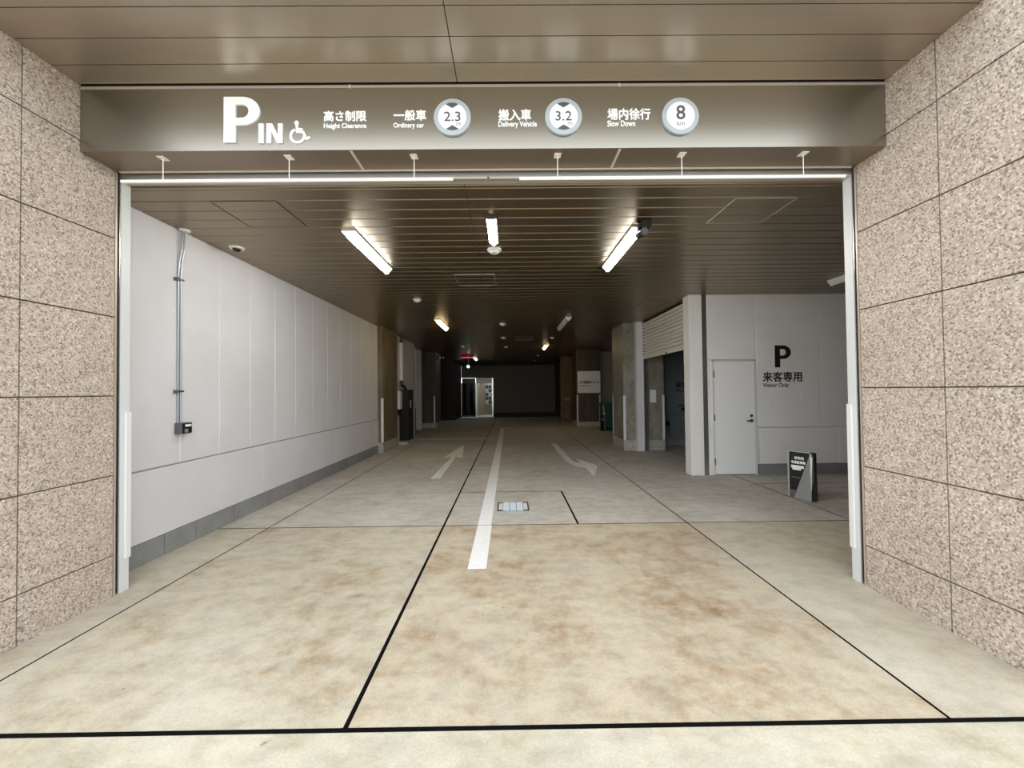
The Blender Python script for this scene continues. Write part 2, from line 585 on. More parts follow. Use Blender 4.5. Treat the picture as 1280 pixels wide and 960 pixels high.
# shutter slot between fascia and head lining
slot = struct(B().box(XL - 0.1, XR + 0.1, YJ + 0.012, 3.135, ZS + 0.05, ZS + 0.09).build('trim_shutter_slot', 'void_black'))
for s, xf in ((1, XL), (-1, XR)):
    x0, x1 = sorted((xf - s * 0.06, xf - s * 0.10))
    B().box(x0, x1, YJ + 0.004, 3.14, 0, ZS + 0.05).build('guide_back', 'void_black', slot)
head = struct(B().box(XL - 0.1, XR + 0.1, 3.137, 3.214, 3.345, 3.44).build('trim_head', 'aluminium'))
B().box(XL, XR, 3.131, 3.137, 3.345, 3.36).build('head_lip', 'light_strip', head)
B().box(-0.165, -0.150, 3.128, 3.132, 3.345, 3.358).build('centre_catch', 'dark_metal', head)
for s, xf, nm in ((1, XL, 'trim_jamb_left'), (-1, XR, 'trim_jamb_right')):
    x0, x1 = sorted((xf, xf - s * 0.10))
    jb = struct(B().box(x0, x1, 3.140, 3.214, 0, 3.36).build(nm, 'white_paint'))
    x0, x1 = sorted((xf - s * 0.006, xf - s * 0.02))
    B().box(x0, x1, 3.130, 3.1405, 0, 3.36).build('jamb_lip', 'stainless', jb)
    x0, x1 = sorted((xf + s * 0.012, xf - s * 0.02))
    B().box(x0, x1, 3.176, 3.222, 0.262, 1.456, 0.003).build('corner_guard', 'guard_white', jb)

B().box(XL + 0.006, XR - 0.006, YH, YH + 0.006, ZS, 3.862).build('fascia_panel', 'fascia_metal', fascia)

# lettering on the fascia
p_letter('letter_p', (-2.092, -1.826, 3.454, 3.795), YH, 'letter_white', fascia, 0.012, 'big white raised letter P')
qi = lambda x, y: (-1.837 + x * 0.177 / 187, 3.449 + y * 0.146 / 148)
B().prism([qi(0, 0), qi(39, 0), qi(39, 148), qi(0, 148)], 'y', YH - 0.010, YH).build('letter_i', 'letter_white', fascia)
B().prism([qi(62 + x, y) for x, y in ((0, 0), (0, 148), (44, 148), (90, 58), (90, 148), (125, 148), (125, 0), (82, 0), (35, 92), (35, 0))], 'y', YH - 0.010, YH).build('letter_n', 'letter_white', fascia)
for s, r in (('高さ制限', (-1.358, -1.043, 3.611, 3.691)), ('一般車', (-0.841, -0.598, 3.614, 3.694)), ('搬入車', (-0.061, 0.183, 3.609, 3.695)), ('場内徐行', (0.752, 1.074, 3.609, 3.696))):
    wall_text('lettering', s, r, YH, 'letter_white', fascia, 0.005, 0.022)
for s, r in (('Height Clearance', (-1.358, -1.044, 3.550, 3.598)), ('Ordinary car', (-0.842, -0.616, 3.551, 3.598)), ('Delivery Vehicle', (-0.062, 0.224, 3.551, 3.604)), ('Slow Down', (0.751, 0.959, 3.561, 3.605))):
    wall_text('lettering', s, r, YH, 'letter_white', fascia, 0.004, 0.018)


def stroke(b, pts, wd, y0, y1):
    """flat strokes in the XZ plane"""
    for i_, ((ax, az), (bx_, bz)) in enumerate(zip(pts[:-1], pts[1:])):
        y0 = y0 - 0.00008
        d = Vector((bx_ - ax, bz - az))
        L = d.length
        d /= L
        nx, nz = -d.y * wd / 2, d.x * wd / 2
        e = wd * 0.35
        ax2, az2, bx2, bz2 = ax - d.x * e, az - d.y * e, bx_ + d.x * e, bz + d.y * e
        b.prism([(ax2 + nx, az2 + nz), (bx2 + nx, bz2 + nz), (bx2 - nx, bz2 - nz), (ax2 - nx, az2 - nz)], 'y', y0, y1)


def disc(b, cx, cz, r, y0, y1, seg=32):
    b.prism([(cx + r * math.cos(2 * math.pi * k / seg), cz + r * math.sin(2 * math.pi * k / seg)) for k in range(seg)], 'y', y0, y1)


b = B()
q = lambda x, y: (-1.613 + (x - 362) / 169.5, 3.458 + (178 - y) / 169.5)
disc(b, *q(371.2, 153.6), 0.0165, YH - 0.005, YH, 20)
stroke(b, [q(371.6, 156), q(372, 165), q(379.5, 165.4), q(383.5, 174.0), q(387, 172.6)], 0.018, YH - 0.007, YH)
stroke(b, [q(371.8, 161.8), q(378, 161.8)], 0.014, YH - 0.0068, YH)
arc = []
for k in range(15):
    a = math.radians(118 + k * (345 - 118) / 14)
    arc.append(q(372.3 + 8.4 * math.cos(a), 170.2 - 8.4 * math.sin(a)))
stroke(b, arc, 0.0165, YH - 0.0066, YH)
b.build('wheelchair_symbol', 'letter_white', fascia, 'white wheelchair symbol')

for cx, cz, num, lab in ((-0.402, 3.629, '2.3', 'round white 2.3 m sign next to the Ordinary car lettering'), (0.422, 3.628, '3.2', 'round white 3.2 m sign next to the Delivery Vehicle lettering'), (1.293, 3.627, '8', 'round white 8 km sign without arrows next to the Slow Down lettering')):
    t = thing('round_sign', lab, 'sign', (cx, YH, cz - 0.137), 'round signs on the fascia')
    b = B()
    disc(b, cx, cz, 0.137, YH - 0.018, YH, 48)
    b.build('ring', 'disc_ring', t)
    b = B()
    disc(b, cx, cz, 0.105, YH - 0.021, YH - 0.0175, 48)
    b.build('face', 'disc_face', t)
    yf = YH - 0.021
    if num != '8':
        k = 0.137 / 330
        for s in (1, -1):
            pts = [(cx - 112 * k, cz + s * 222 * k), (cx, cz + s * 155 * k), (cx + 112 * k, cz + s * 222 * k)]
            for j in range(1, 6):
                a = math.pi / 2 - math.radians(26.8) + math.radians(53.6) * j / 6
                pts.append((cx + 249 * k * math.cos(a), cz + s * 249 * k * math.sin(a)))
            B().prism(pts, 'y', yf - 0.002, yf).build('arrow_mark', 'mark_grey', t)
        wall_text('numeral', num, (cx - 0.060, cx + 0.060, cz - 0.034, cz + 0.036), yf, 'mark_grey', t, 0.002, 0.0)
        wall_text('unit', 'm', (cx + 0.030, cx + 0.064, cz - 0.068, cz - 0.047), yf, 'unit_grey', t, 0.002, 0.0)
    else:
        wall_text('numeral', num, (cx - 0.033, cx + 0.033, cz - 0.030, cz + 0.076), yf, 'mark_grey', t, 0.002, 0.012)
        wall_text('unit', 'km', (cx - 0.029, cx + 0.029, cz - 0.074, cz - 0.043), yf, 'unit_grey', t, 0.002, 0.0)

# hanging clearance bars
for x0, x1, hs, lab in ((-2.935, -0.415, (-2.622, -1.664, -0.712), 'white clearance bar hung below the P IN lettering and the 2.3 m sign'),
                        (0.092, 2.600, (0.387, 1.342, 2.281), 'white clearance bar hung below the 3.2 m and 8 km signs')):
    t = thing('clearance_bar', lab, 'clearance bar', ((x0 + x1) / 2, 2.915, 3.209), 'hanging clearance bars')
    B().cyl((x0, 2.915, 3.221), (x1, 2.915, 3.221), 0.0125, seg=14).build('bar', 'bar_white', t, smooth=True)
    for hx in hs:
        B().cyl((hx, 2.915, 3.228), (hx, 2.915, ZS - 0.003), 0.003, seg=6).build('wire', 'bar_white', t)
        B().box(hx - 0.026, hx + 0.026, 2.885, 2.945, ZS - 0.006, ZS - 0.001).build('ceiling_plate', 'bar_white', t)

# ------------------------------------------------------------------ garage ceiling
ceil = struct(B().box(-7.5, 7.3, 3.215, 26.0, ZI + 0.022, ZI + 0.09).build('ceiling', 'void_black'))
PIT = 0.19


def plank_mesh(length):
    h = PIT / 2 - 0.0035
    prof = [(-h, 0.007), (-h + 0.007, 0.0), (h - 0.007, 0.0), (h, 0.007), (h, 0.022), (-h, 0.022)]
    return B().prism(prof, 'x', -length / 2, length / 2).mesh('ceiling_panel')


pl, pr = plank_mesh(6.93), plank_mesh(7.53)
for me in (pl, pr):
    me.materials.append(MAT['bronze_panel'])
k = 0
y = 3.251 - PIT / 2
while y + PIT / 2 < YB + 0.1:
    if k == 0:
        B().box(-7.3, -0.364, 3.216, 3.2475, ZI, ZI + 0.022).build('ceiling_panel', 'bronze_panel', ceil)
        B().box(-0.360, 7.2, 3.216, 3.2475, ZI, ZI + 0.022).build('ceiling_panel', 'bronze_panel', ceil)
    else:
        link('ceiling_panel', pl, (-0.364 - 3.465, y, ZI), ceil)
        link('ceiling_panel', pr, (-0.360 + 3.765, y, ZI), ceil)
    y += PIT
    k += 1

# ------------------------------------------------------------------ garage left wall: panels on a block kerb
wl = struct(B().box(XW - 0.25, XW - 0.004, YJ + 0.06, 10.12, 0, ZI + 0.03).build('wall_left', 'panel_joint'))
yj = [3.16, 3.52] + [4.062 + 0.5455 * k for k in range(11)] + [10.11]
for a, b in zip(yj[:-1], yj[1:]):
    piece('wall_panel', wl, 'white_panel', XW - 0.03, XW, a + 0.003, b - 0.003, 0.885, ZI, 0.003)
B().box(XW - 0.03, XW + 0.004, 3.16, 10.11, 0.8735, 0.8875).build('ledge_joint', 'unit_grey', wl)
for a, b in zip([3.16, 5.387, 7.65], [5.387, 7.65, 10.11]):
    piece('lower_panel', wl, 'white_panel', XW - 0.03, XW + 0.012, a + 0.002, b - 0.002, 0.212, 0.873, 0.003)
kj = [3.16, 3.88, 4.262, 4.846, 5.387, 6.20, 7.18, 7.82, 8.75, 9.5, 10.10]
B().box(XW - 0.03, XW - 0.001, 3.16, 10.10, 0, 0.206).build('kerb_joint', 'box_grey', wl)
for a, b in zip(kj[:-1], kj[1:]):
    piece('kerb_block', wl, 'kerb_concrete', XW - 0.03, XW + 0.006, a + 0.004, b - 0.004, 0, 0.208, 0.003)
# short return wall behind the stone on the left, and behind the right reveal
struct(B().box(-7.4, XL - 0.105, YJ + 0.001, 3.16, 0, ZI + 0.05).build('wall_front_left', 'white_panel'))
struct(B().box(XR + 0.105, 7.2, YJ + 0.001, 3.25, 0, ZI + 0.05).build('wall_front_right', 'white_panel'))


def pillar(name, x0, x1, y0, y1, plinth, guards, seams=(), m='pillar_concrete'):
    p = struct(B().box(x0, x1, y0, y1, 0, ZI + 0.01, 0.012).build(name, m))
    B().box(x0 - 0.012, x1 + 0.012, y0 - 0.012, y1 + 0.012, 0, plinth, 0.006).build('plinth', 'plinth_concrete', p)
    for gx, gy in guards:
        B().box(gx - 0.03, gx + 0.03, gy - 0.012, gy + 0.03, plinth + 0.005, plinth + 1.16, 0.003).build('corner_guard', 'guard_white', p)
    for z in seams:
        B().box(x0 - 0.001, x1 + 0.001, y0 - 0.001, y1 + 0.001, z, z + 0.008).build('form_joint', 'grout', p)
    return p


pillar('wall_pillar_left', -3.70, -3.33, 10.11, 11.42, 0.27, [(-3.352, 10.12)], m='pillar_stained')
struct(B().box(-3.75, -3.45, 11.42, 14.0, 0, ZI + 0.02).build('wall_left_rear', 'white_panel'))
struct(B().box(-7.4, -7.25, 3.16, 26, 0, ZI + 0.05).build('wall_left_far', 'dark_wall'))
g = struct(B().box(-3.50, -3.435, 14.0, 14.05, 0.0, ZI).build('trim_shutter_guide', 'dark_metal'))
b = B()
for k in range(40):
    b.box(-3.437, -3.40, 13.99, 14.04, 1.0 + k * 0.055, 1.03 + k * 0.055)
tag(b.build('slat_end', 'plastic_white', g), kind='stuff')
struct(B().box(-3.93, -3.71, 16.1, 16.3, 0, ZI).build('wall_post_left', 'white_panel'))
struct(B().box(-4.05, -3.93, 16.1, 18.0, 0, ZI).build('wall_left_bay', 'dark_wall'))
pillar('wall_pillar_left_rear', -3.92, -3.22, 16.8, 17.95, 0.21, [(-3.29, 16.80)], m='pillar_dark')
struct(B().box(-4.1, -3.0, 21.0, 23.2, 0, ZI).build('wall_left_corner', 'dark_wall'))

# ------------------------------------------------------------------ back wall with glazed entrance and lobby
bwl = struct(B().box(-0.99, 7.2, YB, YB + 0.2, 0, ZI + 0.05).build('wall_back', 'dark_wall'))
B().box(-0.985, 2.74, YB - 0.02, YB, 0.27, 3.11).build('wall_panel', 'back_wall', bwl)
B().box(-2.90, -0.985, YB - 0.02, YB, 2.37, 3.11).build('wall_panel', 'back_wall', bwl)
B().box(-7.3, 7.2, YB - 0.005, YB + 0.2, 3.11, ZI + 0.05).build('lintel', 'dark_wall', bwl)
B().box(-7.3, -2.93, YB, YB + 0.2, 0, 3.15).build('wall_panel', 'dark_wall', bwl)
dr = struct(B().box(-2.06, -1.96, YB - 0.03, YB + 0.05, 0.0, 2.06).build('door_1', 'stainless'))
B().box(-2.94, -2.87, YB - 0.03, YB + 0.05, 0, 2.06).build('door_frame', 'stainless', dr)
B().box(-1.06, -0.985, YB - 0.03, YB + 0.05, 0, 2.36).build('door_frame', 'stainless', dr)
B().box(-2.0, -1.06, YB - 0.03, YB + 0.05, 2.05, 2.36).build('transom', 'light_strip', dr)
B().box(-2.87, -2.06, YB - 0.02, YB + 0.05, 2.05, 2.36).build('transom', 'dark_metal', dr)
B().box(-1.96, -1.06, YB - 0.05, YB + 0.05, 0.02, 0.13).build('bottom_rail', 'stainless', dr)
B().box(-2.87, -2.06, YB - 0.01, YB + 0.03, 0.02, 0.13).build('bottom_rail', 'dark_metal', dr)
B().box(-2.48, -2.45, YB - 0.01, YB + 0.03, 0.13, 2.05).build('meeting_stile', 'dark_metal', dr)
B().box(-2.87, -2.06, YB + 0.005, YB + 0.015, 0.13, 2.05).build('glass_pane', 'glass_black', dr)
B().box(-1.96, -1.06, YB + 0.005, YB + 0.015, 0.13, 2.05).build('glass_pane', 'glass', dr)
lob = struct(B().box(-2.05, -0.2, 25.6, 25.7, 0, 2.8).build('wall_lobby', 'lobby_wall'))
B().box(-2.05, -1.98, YB + 0.2, 25.6, 0, 2.8).build('side_wall', 'lobby_wall', lob)
B().box(-0.3, -0.2, YB + 0.2, 25.6, 0, 2.8).build('side_wall', 'lobby_wall', lob)
B().box(-2.05, -0.2, YB + 0.2, 25.7, 2.6, 2.7).build('lobby_ceiling', 'lobby_wall', lob)
t = thing('lobby_lamp', 'lit ceiling panel inside the glazed lobby entrance', 'lamp', (-1.1, 24.6, 2.56))
B().box(-1.5, -0.7, 24.3, 24.9, 2.56, 2.6).build('frame', 'aluminium', t)
B().box(-1.45, -0.75, 24.35, 24.85, 2.55, 2.565).build('diffuser', 'lobby_lamp', t)
t = thing('mailbox_unit', 'grey bank of letterboxes behind the lobby glass', 'mailbox', (-1.2, 25.4, 0.7))
B().box(-1.6, -1.0, 25.35, 25.598, 0.7, 2.0).build('body', 'aluminium', t)
for i in range(3):
    for j in range(5):
        B().box(-1.58 + i * 0.193, -1.41 + i * 0.193, 25.335, 25.352, 0.74 + j * 0.25, 0.96 + j * 0.25).build('mailbox_door', 'dark_metal' if (i + j) % 3 else 'silver', t)

# right side beyond: walls, pillars
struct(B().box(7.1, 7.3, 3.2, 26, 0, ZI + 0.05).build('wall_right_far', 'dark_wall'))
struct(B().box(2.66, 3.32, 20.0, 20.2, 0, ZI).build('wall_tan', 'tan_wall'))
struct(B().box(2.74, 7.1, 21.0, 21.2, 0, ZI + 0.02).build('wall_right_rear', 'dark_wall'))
struct(B().box(4.05, 7.1, 17.55, 17.7, 0, ZI + 0.02).build('wall_bay', 'far_cream'))
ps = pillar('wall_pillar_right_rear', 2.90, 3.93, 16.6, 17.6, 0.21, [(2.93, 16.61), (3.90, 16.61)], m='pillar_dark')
pr_ = pillar('wall_pillar_right', 2.97, 4.03, 10.0, 11.05, 0.272, [(2.992, 10.01), (4.008, 10.01), (2.992, 11.03)], (2.0,))

# ------------------------------------------------------------------ shutter bay and door wall on the right
wp = struct(B().box(3.275, 3.45, 9.86, 10.0, 0, ZI).build('wall_post_shutter', 'white_panel'))
B().box(3.45, 3.48, 9.84, 10.0, 0, 2.45).build('guide_rail', 'stainless', wp)
B().box(3.50, 3.56, 9.86, 10.0, 0, 2.45).build('guide_rail', 'stainless', wp)
sh = thing('roller_shutter', 'cream roller shutter half rolled down beside the concrete pillar', 'shutter', (3.47, 8.6, 2.37))
prof = []
NS = 11
sp = (ZI - 0.02 - 2.41) / NS
slat = []
for j in range(7):
    u = j / 6 * 0.8
    slat.append((3.480 - 0.050 * math.sin(math.pi * min(1.0, u / 0.8)) ** 0.6, u * sp))
for j in range(6, -1, -1):
    u = j / 6 * 0.8
    slat.append((3.490 - 0.050 * math.sin(math.pi * min(1.0, u / 0.8)) ** 0.6, u * sp))
sm = B()
sm.prism([(p[0] - 3.466, p[1]) for p in slat], 'y', -1.28, 1.28)
sm.box(0.030, 0.036, -1.28, 1.28, -0.25 * sp, 0.05 * sp)
sme = sm.mesh('slat')
sme.materials.append(MAT['shutter_cream'])
for j in range(NS):
    link('slat', sme, (3.466, 8.575, 2.41 + j * sp), sh)
B().box(3.445, 3.485, 7.295, 9.855, 2.365, 2.412, 0.004).build('bottom_bar', 'shutter_cream', sh)
B().box(3.43, 3.446, 8.35, 8.40, 2.37, 2.40).build('pull_catch', 'plastic_black', sh)

fp = struct(B().box(3.325, 3.565, 7.05, 7.29, 0, ZI, 0.004).build('wall_post_front', 'white_panel_brightened'))
struct(B().box(3.565, 7.1, 7.10, 7.29, 0, ZI + 0.02).build('wall_right', 'panel_joint'))
wr = bpy.data.objects['wall_right']
B().box(3.568, 3.655, 7.066, 7.10, 0, ZI).build('steel_strip', 'stainless', wr)
B().box(3.658, 4.545, 7.062, 7.10, 2.125, ZI, 0.003).build('wall_panel', 'white_panel_brightened', wr)
B().box(3.658, 3.735, 7.062, 7.10, 0, 2.12).build('wall_panel', 'white_panel_brightened', wr)
B().box(3.735, 3.76, 7.052, 7.10, 0, 2.115).build('door_frame', 'white_paint', wr)
B().box(4.515, 4.545, 7.052, 7.10, 0, 2.115).build('door_frame', 'white_paint', wr)
B().box(3.735, 4.545, 7.052, 7.10, 2.09, 2.115).build('door_frame', 'white_paint', wr)
d = struct(B().box(3.762, 4.513, 7.064, 7.10, 0.012, 2.088, 0.002).build('door_2', 'door_paint'))
for z in (0.25, 1.06, 1.86):
    B().box(3.752, 3.772, 7.046, 7.066, z - 0.06, z + 0.06).build('hinge', 'stainless', d)
h = B().cyl((4.455, 7.064, 0.995), (4.455, 7.025, 0.995), 0.012).cyl((4.46, 7.03, 0.995), (4.35, 7.03, 0.995), 0.010).build('handle', 'dark_metal', d)
B().cyl((4.455, 7.064, 0.995), (4.455, 7.057, 0.995), 0.028, seg=20).build('rosette', 'dark_metal', h)
B().cyl((4.455, 7.064, 1.085), (4.455, 7.055, 1.085), 0.025, seg=20).build('lock_cylinder', 'dark_metal', d)
B().box(3.77, 4.505, 7.066, 7.09, 0.0, 0.012).build('threshold', 'dark_metal', d)
xj = [4.55, 4.862, 5.368, 5.75, 6.25, 6.75, 7.1]
for a, b in zip(xj[:-1], xj[1:]):
    piece('wall_panel', wr, 'white_panel_brightened', a + 0.003, b - 0.003, 7.06, 7.10, 0.872, ZI, 0.003)
for a, b in ((4.55, 4.565), (4.59, 6.05), (6.05, 7.1)):
    piece('lower_panel', wr, 'white_panel_brightened', a + 0.002, b - 0.002, 7.05, 7.10, 0.2, 0.862, 0.003)
for a, b in ((4.575, 5.5), (5.5, 6.3), (6.3, 7.1)):
    piece('kerb_block', wr, 'kerb_concrete', a + 0.002, b - 0.002, 7.052, 7.10, 0, 0.195, 0.003)


def visitor_sign(x0, z0, yf, lab, m):
    """sign board 0.95 m square with black lettering"""
    t = thing('visitor_parking_sign', lab, 'sign', (x0 + 0.475, yf, z0), 'visitor parking wall signs')
    B().box(x0, x0 + 0.945, yf - 0.004, yf, z0, z0 + 0.955).build('board', m, t)
    yq = yf - 0.004
    p_letter('letter_p', (x0 + 0.320, x0 + 0.622, z0 + 0.470, z0 + 0.878), yq, 'letter_black', t, 0.002)
    wall_text('lettering', '来客専用', (x0 + 0.087, x0 + 0.820, z0 + 0.203, z0 + 0.392), yq, 'letter_black', t, 0.002, 0.022)
    wall_text('lettering', 'Visitor Only', (x0 + 0.090, x0 + 0.570, z0 + 0.086, z0 + 0.182), yq, 'letter_black', t, 0.002, 0.02)
    return t


visitor_sign(4.585, 1.50, 7.06, 'wall sign with black P and visitor only lettering beside the white door', 'white_panel_brightened')

# inner bay wall seen under the shutter
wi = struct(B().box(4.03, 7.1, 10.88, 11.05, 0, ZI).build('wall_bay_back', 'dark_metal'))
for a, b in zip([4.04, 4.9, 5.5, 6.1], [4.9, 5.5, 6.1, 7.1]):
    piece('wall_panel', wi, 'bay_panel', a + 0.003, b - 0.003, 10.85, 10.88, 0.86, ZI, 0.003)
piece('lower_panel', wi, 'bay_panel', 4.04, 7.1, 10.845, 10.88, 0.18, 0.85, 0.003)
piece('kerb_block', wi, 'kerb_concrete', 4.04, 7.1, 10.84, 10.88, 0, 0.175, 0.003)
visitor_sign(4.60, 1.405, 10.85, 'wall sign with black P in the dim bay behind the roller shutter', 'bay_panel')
t = thing('arrow_sign', 'black left pointing arrow on the dim bay wall', 'sign', (4.95, 10.845, 0.95))
B().box(4.76, 5.25, 10.846, 10.85, 0.90, 1.14).build('board', 'bay_panel', t)
B().prism([(4.83, 1.02), (4.93, 1.09), (4.93, 1.045), (5.2, 1.045), (5.2, 0.995), (4.93, 0.995), (4.93, 0.95)], 'y', 10.842, 10.846).build('arrow', 'letter_black', t)
B().box(4.77, 5.24, 10.842, 10.846, 1.105, 1.135).build('stripe', 'letter_black', t)
t = thing('wall_socket', 'small black box with a hanging cable on the bay wall', 'socket', (4.44, 10.84, 0.5))
B().box(4.40, 4.50, 10.79, 10.85, 0.55, 0.67, 0.004).build('box', 'plastic_black', t)
B().tube([(4.44, 10.835, 0.66), (4.42, 10.835, 1.0), (4.43, 10.83, 1.4)], 0.008, 6).build('cable', 'plastic_black', t)
B().tube([(4.44, 10.82, 0.56), (4.47, 10.80, 0.40), (4.52, 10.81, 0.30)], 0.007, 6).build('cable', 'plastic_black', t)
tag(B().box(3.655, 3.815, 9.984, 9.988, 1.245, 1.575).build('paper_notice', 'paper'), 'white paper notice taped to the concrete pillar', 'notice')

# text board on the rear pillar
t = thing('garbage_truck_sign', 'white sign board on the dark rear pillar', 'sign', (3.43, 16.58, 1.453))
B().box(2.94, 3.925, 16.56, 16.6, 1.453, 2.395).build('board', 'plastic_white', t)
wall_text('lettering', 'ゴミ回収車スペース', (3.015, 3.85, 1.85, 1.985), 16.56, 'letter_black', t, 0.003, 0.03)
wall_text('lettering', 'Garbage', (3.015, 3.27, 1.735, 1.80), 16.56, 'letter_black', t, 0.003, 0.02)
wall_text('lettering', 'truck', (3.30, 3.46, 1.748, 1.80), 16.56, 'letter_black', t, 0.003, 0.02)

# ------------------------------------------------------------------ road markings
t = tag(B().box(-0.395, -0.228, 3.48, Y2 - 0.01, 0, 0.003).box(-0.395, -0.235, Y2 + 0.01, 16.4, 0, 0.003).build('painted_line', 'road_paint'), 'long white centre line painted down the garage floor', 'road marking')
tag(B().box(-3.2, -0.52, 12.78, 12.90, 0, 0.003).build('painted_line', 'worn_paint'), 'thin white stop line painted beside the dark machine', 'road marking')
tag(B().box(-0.2, 0.15, 16.15, 16.33, 0, 0.003).build('painted_line', 'worn_paint'), 'short white dash at the end of the centre line', 'road marking')
tag(B().prism([(-1.465, 7.08), (-1.295, 7.08), (-1.315, 9.36), (-1.15, 9.25), (-1.372, 11.44), (-1.60, 9.28), (-1.425, 9.36)], 'z', 0, 0.003).build('painted_arrow', 'worn_paint'), 'worn white straight ahead arrow painted on the floor', 'road marking')
tag(B().prism([(1.22, 11.5), (1.375, 11.5), (1.39, 8.80), (1.43, 8.50), (1.53, 8.36), (1.53, 8.96), (1.825, 8.06), (1.54, 7.08), (1.535, 7.86), (1.40, 7.98), (1.29, 8.32), (1.235, 8.80)], 'z', 0, 0.003).build('painted_arrow', 'worn_paint'), 'worn white arrow bending right painted on the floor', 'road marking')
# floor box set flush in the small slab
t = thing('floor_hatch', 'pale blue floor box cover set in the small square slab', 'floor hatch', (0.03, 5.31, 0))
for k in range(3):
    B().box(-0.105 + k * 0.092, -0.020 + k * 0.092, 5.125, 5.495, 0, 0.008, 0.002).build('cover_plate', 'pale_blue', t)
B().box(-0.108, 0.168, 5.12, 5.5, 0, 0.004).build('base_plate', 'dark_metal', t)
for s, xa in ((-1, -0.145), (1, 0.205)):
    B().box(xa - 0.032, xa + 0.032, 5.16, 5.46, 0, 0.005, 0.001).build('end_plate', 'guard_white', t)
    x = xa + s * 0.030
    B().box(x - 0.007, x + 0.007, 5.12, 5.5, 0, 0.014).build('end_bar', 'dark_metal', t)
    for yy in (5.135, 5.475):
        B().box(xa - 0.036, xa + 0.036, yy - 0.012, yy + 0.012, 0, 0.010).build('end_bar', 'dark_metal', t)

# ------------------------------------------------------------------ ceiling fittings


def strip_lamp(x, y0, y1, m, lab, w_=0.15, name='ceiling_lamp', grp='fluorescent ceiling lamps', dz=1.0):
    t = thing(name, lab, 'lamp', (x, (y0 + y1) / 2, ZI - 0.085), grp)
    B().box(x - w_ / 2, x + w_ / 2, y0, y1, ZI - 0.02, ZI, 0.002).build('body', 'lamp_body', t)
    h = w_ / 2
    B().prism([(x - h * 0.96, ZI - 0.02), (x + h * 0.96, ZI - 0.02), (x + h * 0.42, ZI - 0.06 * dz), (x + h * 0.22, ZI - 0.083 * dz), (x - h * 0.22, ZI - 0.083 * dz), (x - h * 0.42, ZI - 0.06 * dz)], 'y', y0 + 0.012, y1 - 0.012).build('diffuser', m, t)
    for ya in (y0, y1 - 0.012):
        B().prism([(x - h, ZI - 0.018), (x + h, ZI - 0.018), (x + h * 0.44, ZI - 0.062 * dz), (x + h * 0.24, ZI - 0.086 * dz), (x - h * 0.24, ZI - 0.086 * dz), (x - h * 0.44, ZI - 0.062 * dz)], 'y', ya, ya + 0.012).build('end_cap', 'lamp_body' if m == 'lamp_off' else m + '_cap', t)
    return t


strip_lamp(-1.70, 4.07, 5.36, 'lamp_on', 'lit white strip lamp on the ceiling near the dome camera')
strip_lamp(1.39, 4.03, 5.34, 'lamp_on', 'lit white strip lamp on the ceiling beside the black camera')
strip_lamp(-1.72, 9.20, 10.50, 'lamp_warm', 'warm yellow glowing strip lamp above the straight ahead arrow')
strip_lamp(1.42, 9.10, 10.70, 'lamp_off', 'unlit strip lamp above the bending arrow')
strip_lamp(1.44, 14.5, 15.8, 'lamp_warm', 'warm yellow glowing strip lamp near the rear pillar with the sign')
strip_lamp(-1.76, 14.6, 15.9, 'lamp_off', 'unlit strip lamp near the left rear pillar')
strip_lamp(-1.80, 19.8, 21.0, 'lamp_far', 'lit white strip lamp close to the glazed back entrance')
strip_lamp(5.27, 4.90, 6.20, 'lamp_off', 'unlit strip lamp above the black notice stand')
t = strip_lamp(-0.165, 3.785, 4.43, 'lamp_on', 'short lit lamp with a dark end plate beside the round white detector', 0.10, dz=0.6)
B().box(-0.225, -0.105, 3.77, 3.784, ZI - 0.03, ZI).build('end_plate', 'dark_metal', t)
B().box(-0.112, -0.100, 3.784, 4.05, ZI - 0.03, ZI).build('side_plate', 'dark_metal', t)


def detector(x, y, r, lab):
    t = thing('smoke_detector', lab, 'detector', (x, y, ZI - 0.05), 'round white ceiling detectors')
    B().cyl((x, y, ZI), (x, y, ZI - 0.018), r, r * 0.97, 28).build('base', 'plastic_white', t, smooth=True)
    B().cyl((x, y, ZI - 0.018), (x, y, ZI - 0.05), r * 0.82, r * 0.5, 28).build('cap', 'plastic_white', t, smooth=True)


detector(-0.168, 4.685, 0.088, 'round white detector on the ceiling behind the short lit lamp')
detector(-1.722, 7.22, 0.08, 'round white detector on the ceiling before the warm yellow lamp')
detector(-0.158, 9.93, 0.09, 'round white detector on the ceiling between the warm lamp and unlit lamp')
detector(-0.19, 12.54, 0.085, 'round white detector on the ceiling beside the far narrow hatch')
detector(-0.14, 15.2, 0.085, 'round white detector on the ceiling beyond the far narrow hatch')
detector(1.42, 12.66, 0.07, 'small round detector on the ceiling before the right warm lamp')
detector(1.43, 19.0, 0.07, 'small round detector on the ceiling beyond the right warm lamp')
detector(1.45, 22.2, 0.07, 'small round detector on the ceiling close to the back wall')


